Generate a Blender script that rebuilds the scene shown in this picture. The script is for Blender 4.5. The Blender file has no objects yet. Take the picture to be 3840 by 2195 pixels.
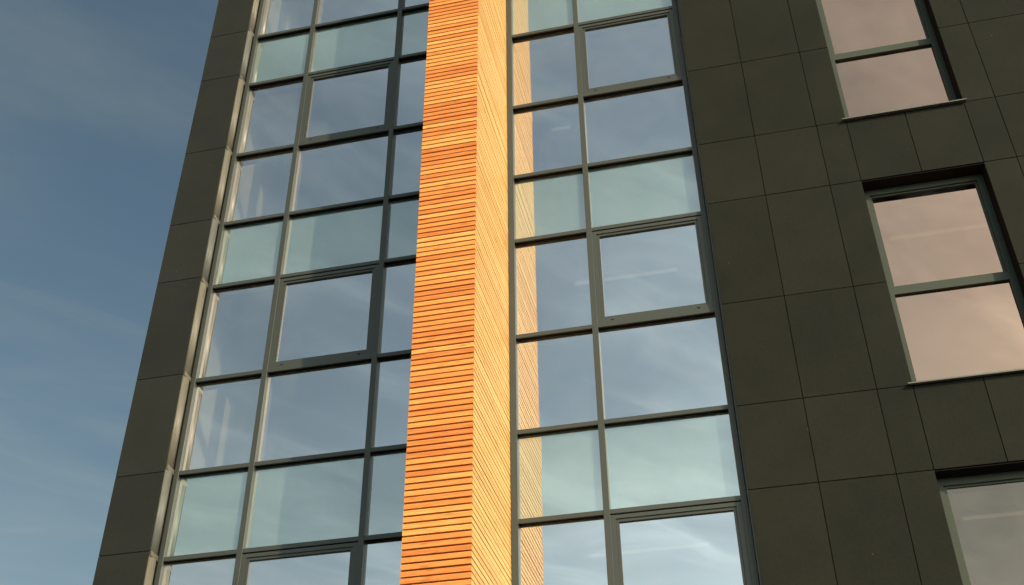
import bpy, math, random
from mathutils import Matrix, Vector

random.seed(7)
sc = bpy.context.scene
COL = sc.collection

# ---------------------------------------------------------------- camera
S = 10.3563            # metres per unit of camera-to-facade distance
EYE = 1.6              # camera height above the pavement
cam_data = bpy.data.cameras.new('camera')
cam_data.sensor_width = 36.0
cam_data.lens = 4273.4 / 3840.0 * 36.0
cam_data.clip_start = 0.05
cam_data.clip_end = 2000.0
cam = bpy.data.objects.new('camera', cam_data)
COL.objects.link(cam)
pitch, yaw, roll = math.radians(36.0129), math.radians(-12.6069), math.radians(-0.65726)
fw = Vector((math.sin(yaw) * math.cos(pitch), math.cos(yaw) * math.cos(pitch), math.sin(pitch)))
rt = Vector((math.cos(yaw), -math.sin(yaw), 0.0))
up = rt.cross(fw)
r2 = math.cos(roll) * rt + math.sin(roll) * up
u2 = -math.sin(roll) * rt + math.cos(roll) * up
M = Matrix((r2, u2, -fw)).transposed().to_4x4()
M.translation = Vector((0, 0, EYE))
cam.matrix_world = M
sc.camera = cam

# ---------------------------------------------------------------- sun and sky
SUN_AZ = math.radians(50.3)      # to the right of the facade normal, behind the camera
SUN_EL = math.radians(25.6)
sun_dir = Vector((math.sin(SUN_AZ) * math.cos(SUN_EL), -math.cos(SUN_AZ) * math.cos(SUN_EL), math.sin(SUN_EL)))
sd = bpy.data.lights.new('sun', 'SUN')
sd.energy = 4.4
sd.angle = math.radians(0.53)
sd.color = (1.0, 0.80, 0.55)
sun = bpy.data.objects.new('sun', sd)
COL.objects.link(sun)
sun.rotation_euler = sun_dir.to_track_quat('Z', 'Y').to_euler()
sun.location = (20, -20, 30)

world = bpy.data.worlds.new('World')
sc.world = world
world.use_nodes = True
wn, wl = world.node_tree.nodes, world.node_tree.links
wn.clear()
def wnode(t, **kw):
    n = wn.new(t)
    for k, v in kw.items():
        setattr(n, k, v)
    return n
w_out = wnode('ShaderNodeOutputWorld')
w_bg = wnode('ShaderNodeBackground')
w_bg.inputs['Strength'].default_value = 0.090
sky = wnode('ShaderNodeTexSky', sky_type='NISHITA')
sky.sun_disc = False
sky.sun_elevation = SUN_EL
sky.sun_rotation = math.atan2(sun_dir.x, sun_dir.y)
sky.altitude = 50.0
sky.air_density = 1.0
sky.dust_density = 2.4
sky.ozone_density = 1.0
hs = wnode('ShaderNodeHueSaturation')
hs.inputs['Saturation'].default_value = 1.12
wl.new(sky.outputs[0], hs.inputs['Color'])
# thin cirrus: direction projected on a high flat layer
tc = wnode('ShaderNodeTexCoord')
sep = wnode('ShaderNodeSeparateXYZ')
wl.new(tc.outputs['Generated'], sep.inputs[0])
mx = wnode('ShaderNodeMath', operation='MAXIMUM'); mx.inputs[1].default_value = 0.06
wl.new(sep.outputs['Z'], mx.inputs[0])
dx = wnode('ShaderNodeMath', operation='DIVIDE'); dy = wnode('ShaderNodeMath', operation='DIVIDE')
wl.new(sep.outputs['X'], dx.inputs[0]); wl.new(mx.outputs[0], dx.inputs[1])
wl.new(sep.outputs['Y'], dy.inputs[0]); wl.new(mx.outputs[0], dy.inputs[1])
cmb = wnode('ShaderNodeCombineXYZ')
ya_ = wnode('ShaderNodeMath', operation='ADD'); ya_.inputs[1].default_value = 0.17
ab_ = wnode('ShaderNodeMath', operation='ABSOLUTE')          # the streaks fan out from a line overhead
wl.new(dy.outputs[0], ya_.inputs[0]); wl.new(ya_.outputs[0], ab_.inputs[0])
wl.new(dx.outputs[0], cmb.inputs[0]); wl.new(ab_.outputs[0], cmb.inputs[1])
def cirrus(rot, scale, nscale, detail, lo, hi, off):
    m0 = wnode('ShaderNodeMapping')
    m0.inputs['Rotation'].default_value = (0, 0, -rot)
    wl.new(cmb.outputs[0], m0.inputs[0])
    mp = wnode('ShaderNodeMapping')
    mp.inputs['Scale'].default_value = scale
    mp.inputs['Location'].default_value = off
    wl.new(m0.outputs[0], mp.inputs[0])
    nz = wnode('ShaderNodeTexNoise')
    nz.inputs['Scale'].default_value = nscale
    nz.inputs['Detail'].default_value = detail
    nz.inputs['Roughness'].default_value = 0.55
    nz.inputs['Distortion'].default_value = 0.6
    wl.new(mp.outputs[0], nz.inputs['Vector'])
    rg = wnode('ShaderNodeMapRange')
    rg.interpolation_type = 'SMOOTHSTEP'
    rg.inputs['From Min'].default_value = lo
    rg.inputs['From Max'].default_value = hi
    wl.new(nz.outputs['Fac'], rg.inputs['Value'])
    return rg.outputs[0]
c1 = cirrus(math.radians(50), (1.0, 3.0, 1), 1.7, 7, 0.42, 0.86, (13.10, 21.01, 0))
c2 = cirrus(math.radians(25), (0.8, 1.7, 1), 1.0, 5, 0.36, 0.85, (4.043, -0.062, 0))
ad = wnode('ShaderNodeMath', operation='ADD'); ad.use_clamp = True
wl.new(c1, ad.inputs[0]); wl.new(c2, ad.inputs[1])
fm = wnode('ShaderNodeMath', operation='MULTIPLY'); fm.inputs[1].default_value = 0.32
z2 = wnode('ShaderNodeMath', operation='POWER'); z2.inputs[1].default_value = 1.3
wl.new(mx.outputs[0], z2.inputs[0])
veil = wnode('ShaderNodeMath', operation='DIVIDE'); veil.inputs[0].default_value = 0.118
wl.new(z2.outputs[0], veil.inputs[1])
vs_ = wnode('ShaderNodeMath', operation='ADD'); vs_.use_clamp = True
wl.new(ad.outputs[0], fm.inputs[0])
wl.new(fm.outputs[0], vs_.inputs[0]); wl.new(veil.outputs[0], vs_.inputs[1])
br = wnode('ShaderNodeMixRGB', blend_type='ADD'); br.inputs[0].default_value = 1.0
hs2 = wnode('ShaderNodeHueSaturation'); hs2.inputs['Saturation'].default_value = 0.46; hs2.inputs['Value'].default_value = 1.15
wl.new(sky.outputs[0], hs2.inputs['Color'])
wl.new(hs2.outputs[0], br.inputs[1]); br.inputs[2].default_value = (1.1, 1.05, 0.95, 1)
# ice crystals scatter forwards: the veil is brighter on the sun's side of the sky
dt = wnode('ShaderNodeVectorMath', operation='DOT_PRODUCT'); dt.inputs[1].default_value = sun_dir
wl.new(tc.outputs['Generated'], dt.inputs[0])
ph = wnode('ShaderNodeMapRange'); ph.interpolation_type = 'SMOOTHSTEP'
ph.inputs['From Min'].default_value = -0.5; ph.inputs['From Max'].default_value = 1.0
ph.inputs['To Min'].default_value = 0.78; ph.inputs['To Max'].default_value = 2.7
wl.new(dt.outputs['Value'], ph.inputs['Value'])
phm = wnode('ShaderNodeVectorMath', operation='SCALE')
wl.new(br.outputs[0], phm.inputs[0]); wl.new(ph.outputs[0], phm.inputs['Scale'])
mixc = wnode('ShaderNodeMixRGB')
wl.new(vs_.outputs[0], mixc.inputs[0]); wl.new(hs.outputs[0], mixc.inputs[1]); wl.new(phm.outputs[0], mixc.inputs[2])
tint = wnode('ShaderNodeMixRGB', blend_type='MULTIPLY'); tint.inputs[0].default_value = 1.0
tint.inputs[2].default_value = (0.92, 1.065, 0.97, 1)
wl.new(mixc.outputs[0], tint.inputs[1])
wl.new(tint.outputs[0], w_bg.inputs['Color'])
wl.new(w_bg.outputs[0], w_out.inputs['Surface'])

sc.view_settings.view_transform = 'Standard'
sc.view_settings.look = 'None'
sc.view_settings.gamma = 1.0
sc.view_settings.exposure = 0.0
sc.view_settings.use_curve_mapping = False
sc.cycles.max_bounces = 10
sc.cycles.glossy_bounces = 5
sc.cycles.diffuse_bounces = 3
sc.cycles.transparent_max_bounces = 24
sc.cycles.use_denoising = True

# ---------------------------------------------------------------- materials
def mat(name):
    m = bpy.data.materials.new(name)
    m.use_nodes = True
    nt = m.node_tree
    nt.nodes.clear()
    out = nt.nodes.new('ShaderNodeOutputMaterial')
    return m, nt, out
def N(nt, t, **kw):
    n = nt.nodes.new(t)
    for k, v in kw.items():
        setattr(n, k, v)
    return n
def bsdf(nt, out, rough=0.6, spec=0.3, metal=0.0):
    b = N(nt, 'ShaderNodeBsdfPrincipled')
    b.inputs['Roughness'].default_value = rough
    b.inputs['Specular IOR Level'].default_value = spec
    b.inputs['Metallic'].default_value = metal
    nt.links.new(b.outputs[0], out.inputs['Surface'])
    return b
def painted(name, col, rough=0.45, spec=0.4, vary=0.12, scale=3.0, metal=0.0):
    """paint or coating with faint mottling and a slight tone shift from piece to piece"""
    m, nt, out = mat(name)
    b = bsdf(nt, out, rough, spec, metal)
    g = N(nt, 'ShaderNodeNewGeometry')
    nz = N(nt, 'ShaderNodeTexNoise')
    nz.inputs['Scale'].default_value = scale
    nz.inputs['Detail'].default_value = 6
    nt.links.new(g.outputs['Position'], nz.inputs['Vector'])
    oi = N(nt, 'ShaderNodeObjectInfo')
    mr = N(nt, 'ShaderNodeMapRange')
    mr.inputs['To Min'].default_value = 1 - vary
    mr.inputs['To Max'].default_value = 1 + vary
    ad = N(nt, 'ShaderNodeMath', operation='ADD')
    nt.links.new(nz.outputs['Fac'], ad.inputs[0])
    nt.links.new(oi.outputs['Random'], ad.inputs[1])
    mr.inputs['From Min'].default_value = 0.3
    mr.inputs['From Max'].default_value = 1.7
    nt.links.new(ad.outputs[0], mr.inputs['Value'])
    vm = N(nt, 'ShaderNodeVectorMath', operation='SCALE')
    vm.inputs[0].default_value = col
    nt.links.new(mr.outputs[0], vm.inputs['Scale'])
    nt.links.new(vm.outputs[0], b.inputs['Base Color'])
    return m

def panel_material(name, lo, hi):
    m, nt, out = mat(name)
    b = bsdf(nt, out, 0.70, 0.07)
    g = N(nt, 'ShaderNodeNewGeometry')
    oi = N(nt, 'ShaderNodeObjectInfo')
    big = N(nt, 'ShaderNodeTexNoise'); big.inputs['Scale'].default_value = 1.3; big.inputs['Detail'].default_value = 8; big.inputs['Roughness'].default_value = 0.62
    nt.links.new(g.outputs['Position'], big.inputs['Vector'])
    fine = N(nt, 'ShaderNodeTexNoise'); fine.inputs['Scale'].default_value = 38; fine.inputs['Detail'].default_value = 3
    nt.links.new(g.outputs['Position'], fine.inputs['Vector'])
    s1 = N(nt, 'ShaderNodeMath', operation='MULTIPLY'); s1.inputs[1].default_value = 0.55
    nt.links.new(big.outputs['Fac'], s1.inputs[0])
    s2 = N(nt, 'ShaderNodeMath', operation='MULTIPLY_ADD'); s2.inputs[1].default_value = 0.42
    nt.links.new(fine.outputs['Fac'], s2.inputs[0]); nt.links.new(s1.outputs[0], s2.inputs[2])
    s3 = N(nt, 'ShaderNodeMath', operation='MULTIPLY_ADD'); s3.inputs[1].default_value = 0.16
    nt.links.new(oi.outputs['Random'], s3.inputs[0]); nt.links.new(s2.outputs[0], s3.inputs[2])
    cr = N(nt, 'ShaderNodeValToRGB')
    cr.color_ramp.elements[0].position = 0.33; cr.color_ramp.elements[0].color = (*lo, 1)
    cr.color_ramp.elements[1].position = 0.88; cr.color_ramp.elements[1].color = (*hi, 1)
    nt.links.new(s3.outputs[0], cr.inputs[0])
    # sparse pale specks of dirt
    vo = N(nt, 'ShaderNodeTexVoronoi', feature='F1'); vo.inputs['Scale'].default_value = 5.5
    nt.links.new(g.outputs['Position'], vo.inputs['Vector'])
    gate = N(nt, 'ShaderNodeMath', operation='GREATER_THAN'); gate.inputs[1].default_value = 0.66
    sepc = N(nt, 'ShaderNodeSeparateColor'); nt.links.new(vo.outputs['Color'], sepc.inputs[0])
    nt.links.new(sepc.outputs[0], gate.inputs[0])
    near = N(nt, 'ShaderNodeMapRange'); near.inputs['From Min'].default_value = 0.055; near.inputs['From Max'].default_value = 0.025
    nt.links.new(vo.outputs['Distance'], near.inputs['Value'])
    sp = N(nt, 'ShaderNodeMath', operation='MULTIPLY'); nt.links.new(gate.outputs[0], sp.inputs[0]); nt.links.new(near.outputs[0], sp.inputs[1])
    sp2 = N(nt, 'ShaderNodeMath', operation='MULTIPLY'); sp2.inputs[1].default_value = 0.55; nt.links.new(sp.outputs[0], sp2.inputs[0])
    mx = N(nt, 'ShaderNodeMixRGB'); mx.inputs[2].default_value = (0.10, 0.095, 0.075, 1)
    nt.links.new(sp2.outputs[0], mx.inputs[0]); nt.links.new(cr.outputs[0], mx.inputs[1])
    nt.links.new(mx.outputs[0], b.inputs['Base Color'])
    bp = N(nt, 'ShaderNodeBump'); bp.inputs['Strength'].default_value = 0.12; bp.inputs['Distance'].default_value = 0.004
    nt.links.new(fine.outputs['Fac'], bp.inputs['Height']); nt.links.new(bp.outputs[0], b.inputs['Normal'])
    return m

def wood_material(name, stops, axis):
    """larch boards: tone differs from board to board, grain and knots run along the board"""
    m, nt, out = mat(name)
    b = bsdf(nt, out, 0.58, 0.25)
    tc = N(nt, 'ShaderNodeTexCoord')
    oi = N(nt, 'ShaderNodeObjectInfo')
    off = N(nt, 'ShaderNodeVectorMath', operation='SCALE'); off.inputs[0].default_value = (37.0, 53.0, 91.0)
    nt.links.new(oi.outputs['Random'], off.inputs['Scale'])
    add = N(nt, 'ShaderNodeVectorMath', operation='ADD')
    nt.links.new(tc.outputs['Object'], add.inputs[0]); nt.links.new(off.outputs[0], add.inputs[1])
    mp = N(nt, 'ShaderNodeMapping')
    mp.inputs['Scale'].default_value = (1.6, 14, 26) if axis == 'x' else (14, 1.6, 26)
    nt.links.new(add.outputs[0], mp.inputs[0])
    gr = N(nt, 'ShaderNodeTexNoise'); gr.inputs['Scale'].default_value = 2.2; gr.inputs['Detail'].default_value = 7; gr.inputs['Distortion'].default_value = 0.8
    nt.links.new(mp.outputs[0], gr.inputs['Vector'])
    t1 = N(nt, 'ShaderNodeMath', operation='MULTIPLY_ADD'); t1.inputs[1].default_value = 0.95; t1.inputs[2].default_value = -0.24
    nt.links.new(gr.outputs['Fac'], t1.inputs[0])
    t2 = N(nt, 'ShaderNodeMath', operation='MULTIPLY_ADD'); t2.inputs[1].default_value = 0.52
    nt.links.new(oi.outputs['Random'], t2.inputs[0]); nt.links.new(t1.outputs[0], t2.inputs[2])
    cr = N(nt, 'ShaderNodeValToRGB')
    el = cr.color_ramp.elements
    while len(el) < len(stops):
        el.new(0.5)
    for e, (p, c) in zip(el, stops):
        e.position = p; e.color = (*c, 1)
    nt.links.new(t2.outputs[0], cr.inputs[0])
    # knots
    mk = N(nt, 'ShaderNodeMapping'); mk.inputs['Scale'].default_value = (2.2, 9, 9) if axis == 'x' else (9, 2.2, 9)
    nt.links.new(add.outputs[0], mk.inputs[0])
    vo = N(nt, 'ShaderNodeTexVoronoi', feature='F1'); vo.inputs['Scale'].default_value = 1.5
    nt.links.new(mk.outputs[0], vo.inputs['Vector'])
    kr = N(nt, 'ShaderNodeMapRange'); kr.inputs['From Min'].default_value = 0.22; kr.inputs['From Max'].default_value = 0.08
    nt.links.new(vo.outputs['Distance'], kr.inputs['Value'])
    k2 = N(nt, 'ShaderNodeMath', operation='MULTIPLY'); k2.inputs[1].default_value = 0.5; nt.links.new(kr.outputs[0], k2.inputs[0])
    mx = N(nt, 'ShaderNodeMixRGB'); mx.inputs[2].default_value = (0.34, 0.09, 0.022, 1)
    nt.links.new(k2.outputs[0], mx.inputs[0]); nt.links.new(cr.outputs[0], mx.inputs[1])
    nt.links.new(mx.outputs[0], b.inputs['Base Color'])
    return m

def glass_material(name, refl, refl_col, trans_col, wav=0.004):
    """coated insulating glass: sharp partial mirror over tinted see-through"""
    m, nt, out = mat(name)
    tr = N(nt, 'ShaderNodeBsdfTransparent'); tr.inputs[0].default_value = (*trans_col, 1)
    gl = N(nt, 'ShaderNodeBsdfGlossy'); gl.inputs['Color'].default_value = (*refl_col, 1); gl.inputs['Roughness'].default_value = 0.0
    g = N(nt, 'ShaderNodeNewGeometry')
    nz = N(nt, 'ShaderNodeTexNoise'); nz.inputs['Scale'].default_value = 0.9; nz.inputs['Detail'].default_value = 1
    nt.links.new(g.outputs['Position'], nz.inputs['Vector'])
    bp = N(nt, 'ShaderNodeBump'); bp.inputs['Strength'].default_value = 1.0; bp.inputs['Distance'].default_value = wav
    nt.links.new(nz.outputs['Fac'], bp.inputs['Height']); nt.links.new(bp.outputs[0], gl.inputs['Normal'])
    fr = N(nt, 'ShaderNodeLayerWeight'); fr.inputs['Blend'].default_value = 0.25
    mr = N(nt, 'ShaderNodeMapRange'); mr.inputs['To Min'].default_value = refl; mr.inputs['To Max'].default_value = 1.0
    nt.links.new(fr.outputs['Fresnel'], mr.inputs['Value'])
    # the coating lies on the face towards the ray; the far face of the same pane only lets light out
    inv = N(nt, 'ShaderNodeMath', operation='SUBTRACT'); inv.inputs[0].default_value = 1.0
    nt.links.new(g.outputs['Backfacing'], inv.inputs[1])
    fac = N(nt, 'ShaderNodeMath', operation='MULTIPLY')
    nt.links.new(mr.outputs[0], fac.inputs[0]); nt.links.new(inv.outputs[0], fac.inputs[1])
    ms = N(nt, 'ShaderNodeMixShader')
    nt.links.new(fac.outputs[0], ms.inputs[0]); nt.links.new(tr.outputs[0], ms.inputs[1]); nt.links.new(gl.outputs[0], ms.inputs[2])
    # thin uneven film of dust
    df = N(nt, 'ShaderNodeBsdfDiffuse'); df.inputs[0].default_value = (0.55, 0.52, 0.47, 1)
    dn = N(nt, 'ShaderNodeTexNoise'); dn.inputs['Scale'].default_value = 2.3; dn.inputs['Detail'].default_value = 8; dn.inputs['Roughness'].default_value = 0.65
    nt.links.new(g.outputs['Position'], dn.inputs['Vector'])
    dr = N(nt, 'ShaderNodeMapRange'); dr.inputs['From Min'].default_value = 0.40; dr.inputs['From Max'].default_value = 0.75; dr.inputs['To Max'].default_value = 0.05
    nt.links.new(dn.outputs['Fac'], dr.inputs['Value'])
    d2 = N(nt, 'ShaderNodeMath', operation='MULTIPLY')
    nt.links.new(dr.outputs[0], d2.inputs[0]); nt.links.new(inv.outputs[0], d2.inputs[1])
    md = N(nt, 'ShaderNodeMixShader')
    nt.links.new(d2.outputs[0], md.inputs[0]); nt.links.new(ms.outputs[0], md.inputs[1]); nt.links.new(df.outputs[0], md.inputs[2])
    nt.links.new(md.outputs[0], out.inputs['Surface'])
    return m

MAT = {}
MAT['frame'] = painted('grey_powder_coat', (0.047, 0.051, 0.045), 0.42, 0.4, 0.08)
MAT['frame_inner'] = painted('pale_inner_mullion', (0.55, 0.48, 0.38), 0.5, 0.3, 0.05)
MAT['dark'] = painted('membrane_and_shade_black', (0.012, 0.011, 0.011), 0.9, 0.1, 0.2)
MAT['batten'] = painted('brown_batten', (0.030, 0.015, 0.009), 0.9, 0.1, 0.2)
MAT['slot'] = painted('slot_black', (0.008, 0.008, 0.008), 0.9, 0.1, 0.1)
MAT['panel'] = panel_material('fibre_cement', (0.0105, 0.0112, 0.0086), (0.0220, 0.0218, 0.0158))
MAT['panel_grey'] = panel_material('grey_fibre_cement', (0.0165, 0.0178, 0.0160), (0.0310, 0.0315, 0.0272))
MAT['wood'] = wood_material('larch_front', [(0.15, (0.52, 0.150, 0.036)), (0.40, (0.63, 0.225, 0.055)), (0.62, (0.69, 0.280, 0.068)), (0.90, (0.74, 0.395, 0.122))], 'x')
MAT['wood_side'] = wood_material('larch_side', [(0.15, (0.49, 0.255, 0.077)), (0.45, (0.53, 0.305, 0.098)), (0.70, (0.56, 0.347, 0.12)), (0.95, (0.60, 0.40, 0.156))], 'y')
MAT['glass'] = glass_material('vision_glass', 0.66, (1.0, 0.98, 0.99), (0.97, 0.98, 0.96))
MAT['glass_spandrel'] = glass_material('spandrel_glass', 0.50, (0.98, 0.985, 0.97), (0.95, 0.98, 0.96))
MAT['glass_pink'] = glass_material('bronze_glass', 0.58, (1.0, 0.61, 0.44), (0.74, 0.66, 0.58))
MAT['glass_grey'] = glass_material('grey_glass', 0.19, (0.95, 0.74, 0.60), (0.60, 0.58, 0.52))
MAT['teal'] = painted('teal_backing', (0.29, 0.355, 0.340), 0.6, 0.2, 0.05, 0.8)
MAT['cream'] = painted('cream_plaster', (0.84, 0.79, 0.66), 0.8, 0.2, 0.04, 1.0)
MAT['ceiling'] = painted('ceiling_tile', (0.50, 0.50, 0.48), 0.9, 0.1, 0.05, 1.0)
MAT['inner_dark'] = painted('grey_inner_wall', (0.16, 0.16, 0.16), 0.9, 0.1, 0.1, 1.0)
MAT['flash_warm'] = painted('champagne_flashing', (0.140, 0.128, 0.100), 0.45, 0.4, 0.06, 2.0)
MAT['flash_grey'] = painted('grey_flashing', (0.115, 0.118, 0.105), 0.45, 0.4, 0.06, 2.0)
MAT['bracket'] = painted('bronze_bracket', (0.085, 0.075, 0.055), 0.5, 0.3, 0.06, 2.0)
MAT['sill'] = painted('sill_metal', (0.12, 0.12, 0.105), 0.35, 0.5, 0.06, 2.0)
MAT['pframe'] = painted('green_grey_frame', (0.056, 0.063, 0.050), 0.5, 0.15, 0.06, 2.0)
MAT['ground'] = painted('ground_asphalt', (0.040, 0.040, 0.040), 0.9, 0.2, 0.25, 0.7)
MAT['paving'] = painted('paving_stone', (0.13, 0.125, 0.115), 0.85, 0.2, 0.2, 1.5)
m, nt, out = mat('lamp_tube')
em = N(nt, 'ShaderNodeEmission'); em.inputs[0].default_value = (1.0, 0.88, 0.62, 1); em.inputs[1].default_value = 0.19
nt.links.new(em.outputs[0], out.inputs['Surface'])
MAT['lamp'] = m
MAT['white'] = painted('white_enamel', (0.6, 0.6, 0.58), 0.5, 0.3, 0.04)

# ---------------------------------------------------------------- mesh helpers
_cache = {}
WPOS = {}
def box_data(boxes):
    v, f = [], []
    for (x0, x1, y0, y1, z0, z1) in boxes:
        o = len(v)
        v += [(x0, y0, z0), (x1, y0, z0), (x1, y1, z0), (x0, y1, z0), (x0, y0, z1), (x1, y0, z1), (x1, y1, z1), (x0, y1, z1)]
        f += [tuple(o + i for i in q) for q in ((0, 3, 2, 1), (4, 5, 6, 7), (0, 1, 5, 4), (1, 2, 6, 5), (2, 3, 7, 6), (3, 0, 4, 7))]
    return v, f
def link(o, parent, wpos):
    COL.objects.link(o)
    WPOS[o] = Vector(wpos)
    if parent is not None:
        o.parent = parent
        o.location = Vector(wpos) - WPOS[parent]
    else:
        o.location = wpos
    return o
def box(name, b, m, parent=None, bevel=0.0):
    """one box in world metres; alike boxes share a mesh"""
    x0, x1, y0, y1, z0, z1 = b
    hx, hy, hz = round((x1 - x0) / 2, 4), round((y1 - y0) / 2, 4), round((z1 - z0) / 2, 4)
    key = (hx, hy, hz, m, bevel)
    me = _cache.get(key)
    if me is None:
        me = bpy.data.meshes.new(name)
        if bevel:
            import bmesh
            bm = bmesh.new()
            bmesh.ops.create_cube(bm, size=2.0)
            bmesh.ops.scale(bm, vec=(hx, hy, hz), verts=bm.verts)
            bmesh.ops.bevel(bm, geom=bm.edges[:], offset=bevel, segments=1, affect='EDGES')
            bm.to_mesh(me); bm.free()
        else:
            v, f = box_data([(-hx, hx, -hy, hy, -hz, hz)])
            me.from_pydata(v, [], f)
        me.materials.append(MAT[m])
        _cache[key] = me
    o = bpy.data.objects.new(name, me)
    return link(o, parent, ((x0 + x1) / 2, (y0 + y1) / 2, (z0 + z1) / 2))
def boxes(name, bs, m, parent=None, origin=None):
    """several touching boxes as one piece"""
    origin = Vector(origin) if origin else Vector((bs[0][0], bs[0][2], bs[0][4]))
    v, f = box_data(bs)
    me = bpy.data.meshes.new(name)
    me.from_pydata([Vector(p) - origin for p in v], [], f)
    me.materials.append(MAT[m])
    o = bpy.data.objects.new(name, me)
    return link(o, parent, origin)
def tag(o, label=None, cat=None, group=None, kind=None):
    for k, val in (('label', label), ('category', cat), ('group', group), ('kind', kind)):
        if val:
            o[k] = val
    return o
def X(u): return u * S
def Y(u): return u * S
def Z(u): return u * S + EYE

# ---------------------------------------------------------------- ground
g = boxes('ground', [(-400, 400, -400, 400, -0.30, -0.12)], 'ground'); tag(g, kind='structure')
pv = boxes('pavement', [(-12, 10, 4.5, Y(1.0), -0.119, 0.0)], 'paving'); tag(pv, kind='structure')

# ---------------------------------------------------------------- building
bld = bpy.data.objects.new('office_building', None)
link(bld, None, (0.0, Y(1.0), 0.0))
tag(bld, 'dark panelled office building with two glazed bays either side of an orange timber fin', 'building')

CAP = 1.0                       # outer face of mullion caps
GL = CAP + 0.062 / S            # outer face of the glass
PAN = 0.989                     # face of the dark panel wall
STR = 0.981                     # face of the dark panel strip on the left
STOREY = [1.5129, 1.1653, 0.8177, 0.4701]      # level at the head of each opening row
ROWS = []                       # (kind, z0, z1)
for B in STOREY:
    ROWS += [('teal', B, B + 0.0983), ('open', B - 0.1323, B), ('fixed', B - 0.2493, B - 0.1323)]
BOT = STOREY[-1] - 0.2493 - 0.0983
ROWS.append(('teal', BOT, STOREY[-1] - 0.2493))
TOP = STOREY[0] + 0.0983
HW = 0.0325                     # half width of caps, metres
TH = 0.025                      # half height of transom caps

# interior shell and slabs
XL, XR, YB = -0.610, 0.6650, 1.75
for i, B in enumerate(STOREY + [STOREY[-1] - 0.3476]):
    box('floor_slab', (X(XL), X(XR), Y(GL) + 0.26, Y(YB), Z(B) + 0.03, Z(B + 0.0983) - 0.12), 'ceiling', bld)
boxes('roof', [(X(-0.652), X(XR + 0.01), Y(1.0), Y(YB) + 0.3, Z(TOP) + 0.25, Z(TOP) + 0.5)], 'panel', bld)
boxes('inner_side_wall', [(X(XL) - 0.14, X(XL), Y(GL) + 0.03, Y(YB), 0.0, Z(TOP) + 0.24)], 'cream', bld)
boxes('inner_partition_wall', [(X(-0.288), X(-0.2275), Y(GL) + 0.20, Y(YB) - 0.02, 0.0, Z(TOP) + 0.23)], 'inner_dark', bld)
boxes('inner_partition_wall', [(X(0.004), X(0.02), Y(1.06), Y(YB) - 0.02, 0.0, Z(TOP) + 0.22)], 'inner_dark', bld)
boxes('inner_partition_wall', [(X(XR) - 0.002, X(XR) + 0.1, Y(1.06), Y(YB) - 0.02, 0.0, Z(TOP) + 0.21)], 'inner_dark', bld)
boxes('back_wall', [(X(XL) - 0.1, X(XR) + 0.1, Y(YB) + 0.002, Y(YB) + 0.25, 0.0, Z(TOP) + 0.2)], 'inner_dark', bld)
sw = boxes('side_wall', [(X(-0.6568) + 0.04, X(XL) - 0.142, Y(STR) + 0.06, Y(YB) + 0.2, 0.0, Z(TOP) + 0.24)], 'dark', bld)

# ---- dark panel strip on the left corner
strip_l, strip_r = X(-0.6568), X(-0.6004)
PH = []                          # panel joint levels
for B in STOREY + [STOREY[-1] - 0.3476]:
    PH += [B + 0.0018, B - 0.1345, B - 0.2563]
PH = [TOP + 0.03] + [h for h in PH if h > 0.0]
PH = sorted(PH)
def levels():
    zs = [Z(h) for h in PH]
    zs = [0.15, 1.35] + [z for z in zs if z > 1.9]
    return list(zip(zs[:-1], zs[1:]))
G = 0.0035
pw_l = boxes('panel_strip', [(strip_l + 0.012, strip_r - 0.012, Y(STR) + 0.035, Y(CAP) + 0.06, 0.0, Z(TOP) + 0.31)], 'dark', bld)
pw_l['label'] = 'narrow column of dark panels at the left corner'
for z0, z1 in levels():
    box('panel', (strip_l, strip_r, Y(STR), Y(STR) + 0.012, z0 + G, z1 - G), 'panel_grey', pw_l, 0.0015)
    # corner side return
    for k in range(6):
        ya = Y(STR) + 0.014 + k * 1.25
        box('panel', (strip_l, strip_l + 0.012, ya + G, ya + 1.25 - G, z0 + G, z1 - G), 'panel_grey', sw)

# flashing on the inner edge of the strip, one piece to each glazing row, a bracket at each transom
import bmesh
def flashing(name, x, y0, y1, z0, z1, m, parent):
    """slightly bowed strip standing proud of plane x"""
    n = 6
    me = bpy.data.meshes.new(name)
    v, f = [], []
    for z in (z0, z1):
        for i in range(n + 1):
            t = i / n
            v.append((0.022 * math.sin(math.pi * t) ** 0.7 if 0 < t < 1 else 0.0, (t - 0.5) * (y1 - y0), z - (z0 + z1) / 2))
    for i in range(n):
        f.append((i, i + 1, n + 2 + i, n + 1 + i))
    f.append(tuple(range(n, -1, -1))); f.append(tuple(range(n + 1, 2 * n + 2))); f.append((0, n + 1, 2 * n + 1, n))
    me.from_pydata(v, [], f)
    for p in me.polygons[:n]:
        p.use_smooth = True
    me.materials.append(MAT[m])
    o = bpy.data.objects.new(name, me)
    return link(o, parent, (x, (y0 + y1) / 2, (z0 + z1) / 2))
for kind, z0, z1 in ROWS:
    flashing('flashing', strip_r, Y(STR) + 0.016, Y(0.9985), Z(z0) + 0.03, Z(z1) - 0.03, 'flash_grey' if kind == 'teal' else 'flash_warm', pw_l)
    box('bracket', (strip_r, strip_r + 0.018, Y(STR) + 0.02, Y(0.9984), Z(z0) - 0.028, Z(z0) + 0.028), 'bracket', pw_l)
box('gasket_strip', (strip_r, strip_r + 0.012, Y(0.9985) + 0.002, Y(GL), Z(BOT), Z(TOP)), 'slot', pw_l)

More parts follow.
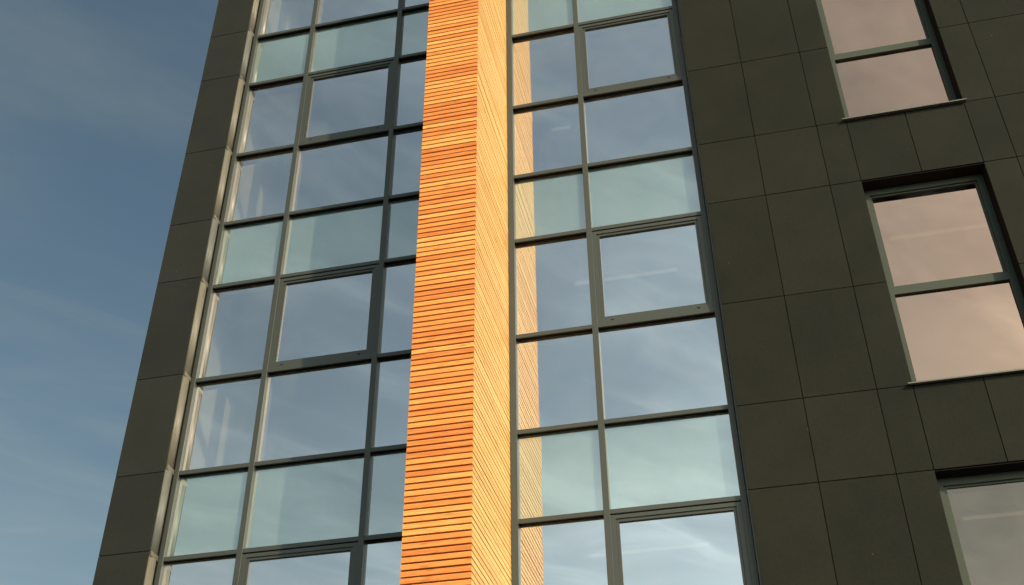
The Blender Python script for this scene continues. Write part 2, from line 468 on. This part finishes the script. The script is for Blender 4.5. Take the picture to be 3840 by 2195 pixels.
# ---- curtain walls
def mullion(xa, xb, parent, inner=True):
    box('mullion', (xa, xb, Y(CAP), Y(GL) - 0.001, Z(BOT), Z(TOP)), 'frame', parent, 0.002)
    c = (xa + xb) / 2
    if inner:
        box('inner_mullion', (c - 0.026, c + 0.026, Y(GL) + 0.014, Y(GL) + 0.15, Z(BOT), Z(TOP)), 'frame_inner', parent)
    return (xa, xb)
def pane(b, parent, m='glass'):
    o = box('pane', b, m, parent)
    o.rotation_euler = (random.uniform(-1, 1) * 0.0028, 0, random.uniform(-1, 1) * 0.0028)
    return o
def sash(xa, xb, z0, z1, parent):
    """top hung opening window: flat outer frame, stepped inner bead, recessed glass, two drain slots"""
    yf = Y(CAP) + 0.012
    w, wb, wt = 0.085, 0.100, 0.070
    za, zb = z0 - 0.004, z1 - 0.012
    xa -= 0.002; xb += 0.002
    bs = []
    def ring(x0, x1, y0, y1, q0, q1, wl_, wr_, wbt, wtp):
        bs.append((x0, x1, y0, y1, q0, q0 + wbt)); bs.append((x0, x1, y0, y1, q1 - wtp, q1))
        bs.append((x0, x0 + wl_, y0 + 0.0007, y1, q0 + wbt, q1 - wtp)); bs.append((x1 - wr_, x1, y0 + 0.0007, y1, q0 + wbt, q1 - wtp))
    ring(xa, xb, yf, Y(GL) + 0.03, za, zb, w - 0.032, w - 0.032, wb - 0.028, wt - 0.03)
    ring(xa + w - 0.031, xb - w + 0.031, yf + 0.014, Y(GL) + 0.028, za + wb - 0.027, zb - wt + 0.029, 0.031, 0.031, 0.027, 0.029)
    s = boxes('opening_window', bs, 'frame', parent)
    xg0, xg1, zg0, zg1 = xa + w, xb - w, za + wb, zb - wt
    p = pane((xg0 - 0.005, xg1 + 0.005, Y(GL) - 0.012, Y(GL) - 0.002, zg0 - 0.005, zg1 + 0.005), s)
    for t in (0.13, 0.87):
        xm = xa + (xb - xa) * t
        box('drain_slot', (xm - 0.017, xm + 0.017, yf - 0.002, yf + 0.01, za + 0.034, za + 0.046), 'slot', s)
    return s
def bay(label, ms, left_end, right_end, open_col):
    """ms: list of (xa, xb) mullions left to right in metres; cells between neighbours"""
    x0, x1 = ms[0][0], ms[-1][1]
    cw = boxes('curtain_wall', [(x0, x1, Y(CAP) + 0.004, Y(GL) + 0.15, Z(BOT) - 0.12, Z(BOT) - 0.027),
                                (x0, x1, Y(CAP) + 0.004, Y(GL) + 0.15, Z(TOP) + 0.002, Z(TOP) + 0.11)], 'frame', bld)
    cw['label'] = label
    for i, mm in enumerate(ms):
        mullion(mm[0], mm[1], cw)
    for kind, z0, z1 in ROWS:
        for c in range(len(ms) - 1):
            xa, xb = ms[c][1], ms[c + 1][0]
            # transom below this row
            box('transom', (xa + 0.0005, xb - 0.0005, Y(CAP) + 0.003, Y(CAP) + 0.022, Z(z0) - TH, Z(z0) + TH), 'frame', cw, 0.002)
            box('transom_shade_bar', (xa + 0.0005, xb - 0.0005, Y(CAP) + 0.0225, Y(GL) - 0.001, Z(z0) - TH + 0.002, Z(z0) + TH - 0.002), 'slot', cw)  # black bar behind the cap: shade under the transom put into its colour
            box('inner_transom', (xa - 0.004, xb + 0.004, Y(GL) + 0.016, Y(GL) + 0.148, Z(z0) - TH, Z(z0) + TH), 'frame_inner', cw)
            za, zb = Z(z0) + TH, Z(z1) - TH
            if kind == 'open' and c == open_col:
                s = sash(xa, xb, za, zb, bld)
                continue
            pane((xa - 0.006, xb + 0.006, Y(GL), Y(GL) + 0.010, za - 0.006, zb + 0.006), cw, 'glass_spandrel' if kind == 'teal' else 'glass')
            if kind == 'teal':
                box('spandrel_panel', (xa - 0.005, xb + 0.005, Y(GL) + 0.0125, Y(GL) + 0.03, za - 0.02, zb + 0.02), 'teal', cw)
    return cw
def cm(u, w=HW): return (X(u) - w, X(u) + w)
fin_l, fin_r = X(-0.2878), X(-0.2275)
left_ms = [(strip_r + 0.010, X(-0.594)), cm(-0.5100), cm(-0.3803), (fin_l - 0.065, fin_l - 0.002)]
right_ms = [(fin_r + 0.002, X(-0.2203)), cm(-0.1335), (X(-0.0068), X(-0.0068) + 0.062)]
bay('glazed bay between the left panel strip and the timber fin', left_ms, 0, 0, 1)
bay('glazed bay between the timber fin and the dark panel wall', right_ms, 0, 0, 1)

# ---- dark panel wall on the right, with punched windows
COLS = [0.0012, 0.0652, 0.1343, 0.1672, 0.2307, 0.2942, 0.3274, 0.3964, 0.4654, 0.5344, 0.6034, 0.6724]
WX0, WX1 = X(0.1672), X(0.2942)
yb0, yb1 = Y(PAN) + 0.045, Y(1.045)
back = [(X(0.0012) + 0.02, WX0, yb0, yb1, 0.0, Z(TOP) + 0.25), (WX1, X(0.6724), yb0, yb1, 0.0, Z(TOP) + 0.25)]
wins = []
prev = 0.0
for B in reversed(STOREY):
    zs, zh = Z(B - 0.2563), Z(B + 0.0018)
    back.append((WX0, WX1, yb0 + 0.001, yb1 - 0.001, prev, zs - 0.03))
    wins.append((zs, zh)); prev = zh
back.append((WX0, WX1, yb0 + 0.001, yb1 - 0.001, prev, Z(TOP) + 0.249))
pw_r = boxes('panel_wall', back, 'dark', bld)
pw_r['label'] = 'wall of dark rectangular panels right of the glazing'
for z0, z1 in levels():
    zc = (z0 + z1) / 2
    inwin = any(a < zc < b for a, b in wins)
    for c in range(len(COLS) - 1):
        xa, xb = X(COLS[c]), X(COLS[c + 1])
        if inwin and xa >= WX0 - 0.01 and xb <= WX1 + 0.01:
            continue
        ga = 0.0 if abs(xa - WX1) < 0.01 and inwin else G
        gb = 0.0 if abs(xb - WX0) < 0.01 and inwin else G
        yo = random.uniform(0, 0.0018)
        box('panel', (xa + ga, xb - gb, Y(PAN) + yo, Y(PAN) + 0.012 + yo, z0 + G, z1 - G), 'panel', pw_r, 0.0015)
# left edge return of the panel wall
box('edge_trim', (X(0.0012) - 0.012, X(0.0012) + 0.006, Y(PAN) + 0.016, Y(GL), Z(BOT), Z(TOP)), 'frame', pw_r)

FY, GY = Y(1.0072), Y(1.0107)
for i, (zs, zh) in enumerate(wins):
    fr = 0.075
    bs = []
    x0, x1 = WX0 + 0.004, WX1 - 0.004
    zmid = zs + (zh - zs) * 0.4717 + 0.002
    bs += [(x0, x1, FY, FY + 0.07, zs, zs + 0.075), (x0, x1, FY, FY + 0.07, zh - 0.085, zh - 0.012)]
    bs += [(x0, x0 + fr, FY + 0.0006, FY + 0.07, zs + 0.075, zh - 0.085), (x1 - fr, x1, FY + 0.0006, FY + 0.07, zs + 0.075, zh - 0.085)]
    bs += [(x0 + fr, x1 - fr, FY + 0.0012, FY + 0.07, zmid - 0.048, zmid + 0.048)]
    # inner bead of each light
    for qa, qb in ((zmid + 0.048, zh - 0.085),):
        bs += [(x0 + fr, x0 + fr + 0.024, FY + 0.022, FY + 0.068, qa, qb), (x1 - fr - 0.024, x1 - fr, FY + 0.022, FY + 0.068, qa, qb),
               (x0 + fr + 0.024, x1 - fr - 0.024, FY + 0.0225, FY + 0.068, qa, qa + 0.022), (x0 + fr + 0.024, x1 - fr - 0.024, FY + 0.0225, FY + 0.068, qb - 0.022, qb)]
    w = boxes('window', bs, 'pframe', bld)
    for qa, qb in ((zs + 0.08, zmid - 0.05), (zmid + 0.05, zh - 0.09)):
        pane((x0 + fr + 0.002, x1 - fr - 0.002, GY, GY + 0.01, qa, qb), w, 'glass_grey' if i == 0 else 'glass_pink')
    boxes('reveal', [(WX0 - 0.002, WX0 + 0.003, Y(PAN) + 0.0145, FY + 0.07, zs, zh), (WX1 - 0.003, WX1 + 0.002, Y(PAN) + 0.0145, FY + 0.07, zs, zh),
                     (WX0 + 0.003, WX1 - 0.003, Y(PAN) + 0.0145, FY + 0.07, zh - 0.011, zh - 0.004)], 'dark', w)  # lining coloured near-black to paint the shade inside the opening
    # pressed metal sill, sloping slightly outwards, with a turned-down lip and upstand ends
    me = bpy.data.meshes.new('sill')
    sx0, sx1 = WX0 - 0.048, WX1 + 0.03
    ya, yc = Y(PAN) - 0.05, FY + 0.01
    prof = [(ya, zs + 0.004), (ya, zs - 0.010), (ya + 0.003, zs - 0.010), (ya + 0.003, zs - 0.004), (yc, zs + 0.006), (yc, zs + 0.014)]
    v = [(x, y, z) for x in (sx0, sx1) for y, z in prof]
    n = len(prof)
    f = [(k, (k + 1) % n, n + (k + 1) % n, n + k) for k in range(n)] + [tuple(range(n - 1, -1, -1)), tuple(range(n, 2 * n))]
    og = Vector((sx0, ya, zs))
    me.from_pydata([Vector(p) - og for p in v], [], f)
    me.materials.append(MAT['sill'])
    link(bpy.data.objects.new('sill', me), w, og)

# ---- timber fin
FF = Y(0.8527)
fz0, fz1 = 0.4, Z(TOP) + 0.35
PITCH, BH, BT = 0.0627, 0.0468, 0.026
core = boxes('timber_fin', [(fin_l + 0.055, fin_r - 0.055, FF + 0.055, Y(GL) + 0.2, fz0, fz1)], 'dark', bld)
core['label'] = 'projecting fin clad in horizontal orange timber boards'
for bx in ((fin_l + 0.06, FF + BT + 0.001), (fin_r - 0.11, FF + BT + 0.001), ((fin_l + fin_r) / 2 - 0.025, FF + BT + 0.001)):
    box('batten', (bx[0], bx[0] + 0.05, bx[1], FF + 0.054, fz0, fz1), 'batten', core)
for by in (FF + 0.06, (FF + Y(CAP)) / 2, Y(CAP) - 0.06):
    box('batten', (fin_r - 0.054, fin_r - BT - 0.001, by, by + 0.05, fz0, fz1), 'batten', core)
n0 = int((4.6 - fz0) / PITCH)
total = int((fz1 - fz0) / PITCH)
extra_f, extra_s, left_s = [], [], []
for k in range(total):
    z = fz0 + k * PITCH
    j = random.uniform(-0.0016, 0.0016)
    z += random.uniform(-0.0014, 0.0014)
    bf = (fin_l, fin_r, FF + j, FF + BT, z, z + BH)
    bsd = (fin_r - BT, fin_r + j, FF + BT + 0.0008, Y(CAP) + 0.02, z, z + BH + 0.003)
    left_s.append((fin_l - j, fin_l + BT, FF + BT + 0.0008, Y(CAP) + 0.02, z, z + BH))
    if n0 <= k < n0 + 148:
        o1 = box('board', bf, 'wood', core)
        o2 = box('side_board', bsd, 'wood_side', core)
    else:
        extra_f.append(bf); extra_s.append(bsd)
e = boxes('board_cladding', extra_f, 'wood', core); e['kind'] = 'stuff'
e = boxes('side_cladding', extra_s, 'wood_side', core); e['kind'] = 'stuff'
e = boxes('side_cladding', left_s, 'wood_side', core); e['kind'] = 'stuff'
boxes('cap_flashing', [(fin_l - 0.01, fin_r + 0.01, FF - 0.01, Y(CAP) + 0.1, fz1, fz1 + 0.03)], 'frame', core)

# ---- strip lights behind the glass
def lamp(xa, xb, y, B, label):
    e = bpy.data.objects.new('strip_light', None)
    zt = Z(B) + 0.029
    link(e, None, ((xa + xb) / 2, y, zt))
    tag(e, label, 'lamp', 'strip lights on the office ceilings')
    box('housing', (xa, xb, y - 0.05, y + 0.05, zt - 0.035, zt), 'white', e)
    box('tube', (xa + 0.02, xb - 0.02, y - 0.022, y + 0.022, zt - 0.055, zt - 0.0355), 'lamp', e)
where = {1: 'upper', 2: 'middle', 3: 'lower'}
for i in (2, 3):
    lamp(-1.75, -0.44, 11.36, STOREY[i], 'lit strip light seen through the right glazed bay, ' + where[i] + ' storey')
    lamp(2.06, 3.2, 11.36, STOREY[i], 'lit strip light behind the ' + where[i] + ' pinkish window in the dark wall')
lamp(-2.12, -1.80, 12.27, STOREY[1], 'short faint strip light seen through the right glazed bay, upper storey')
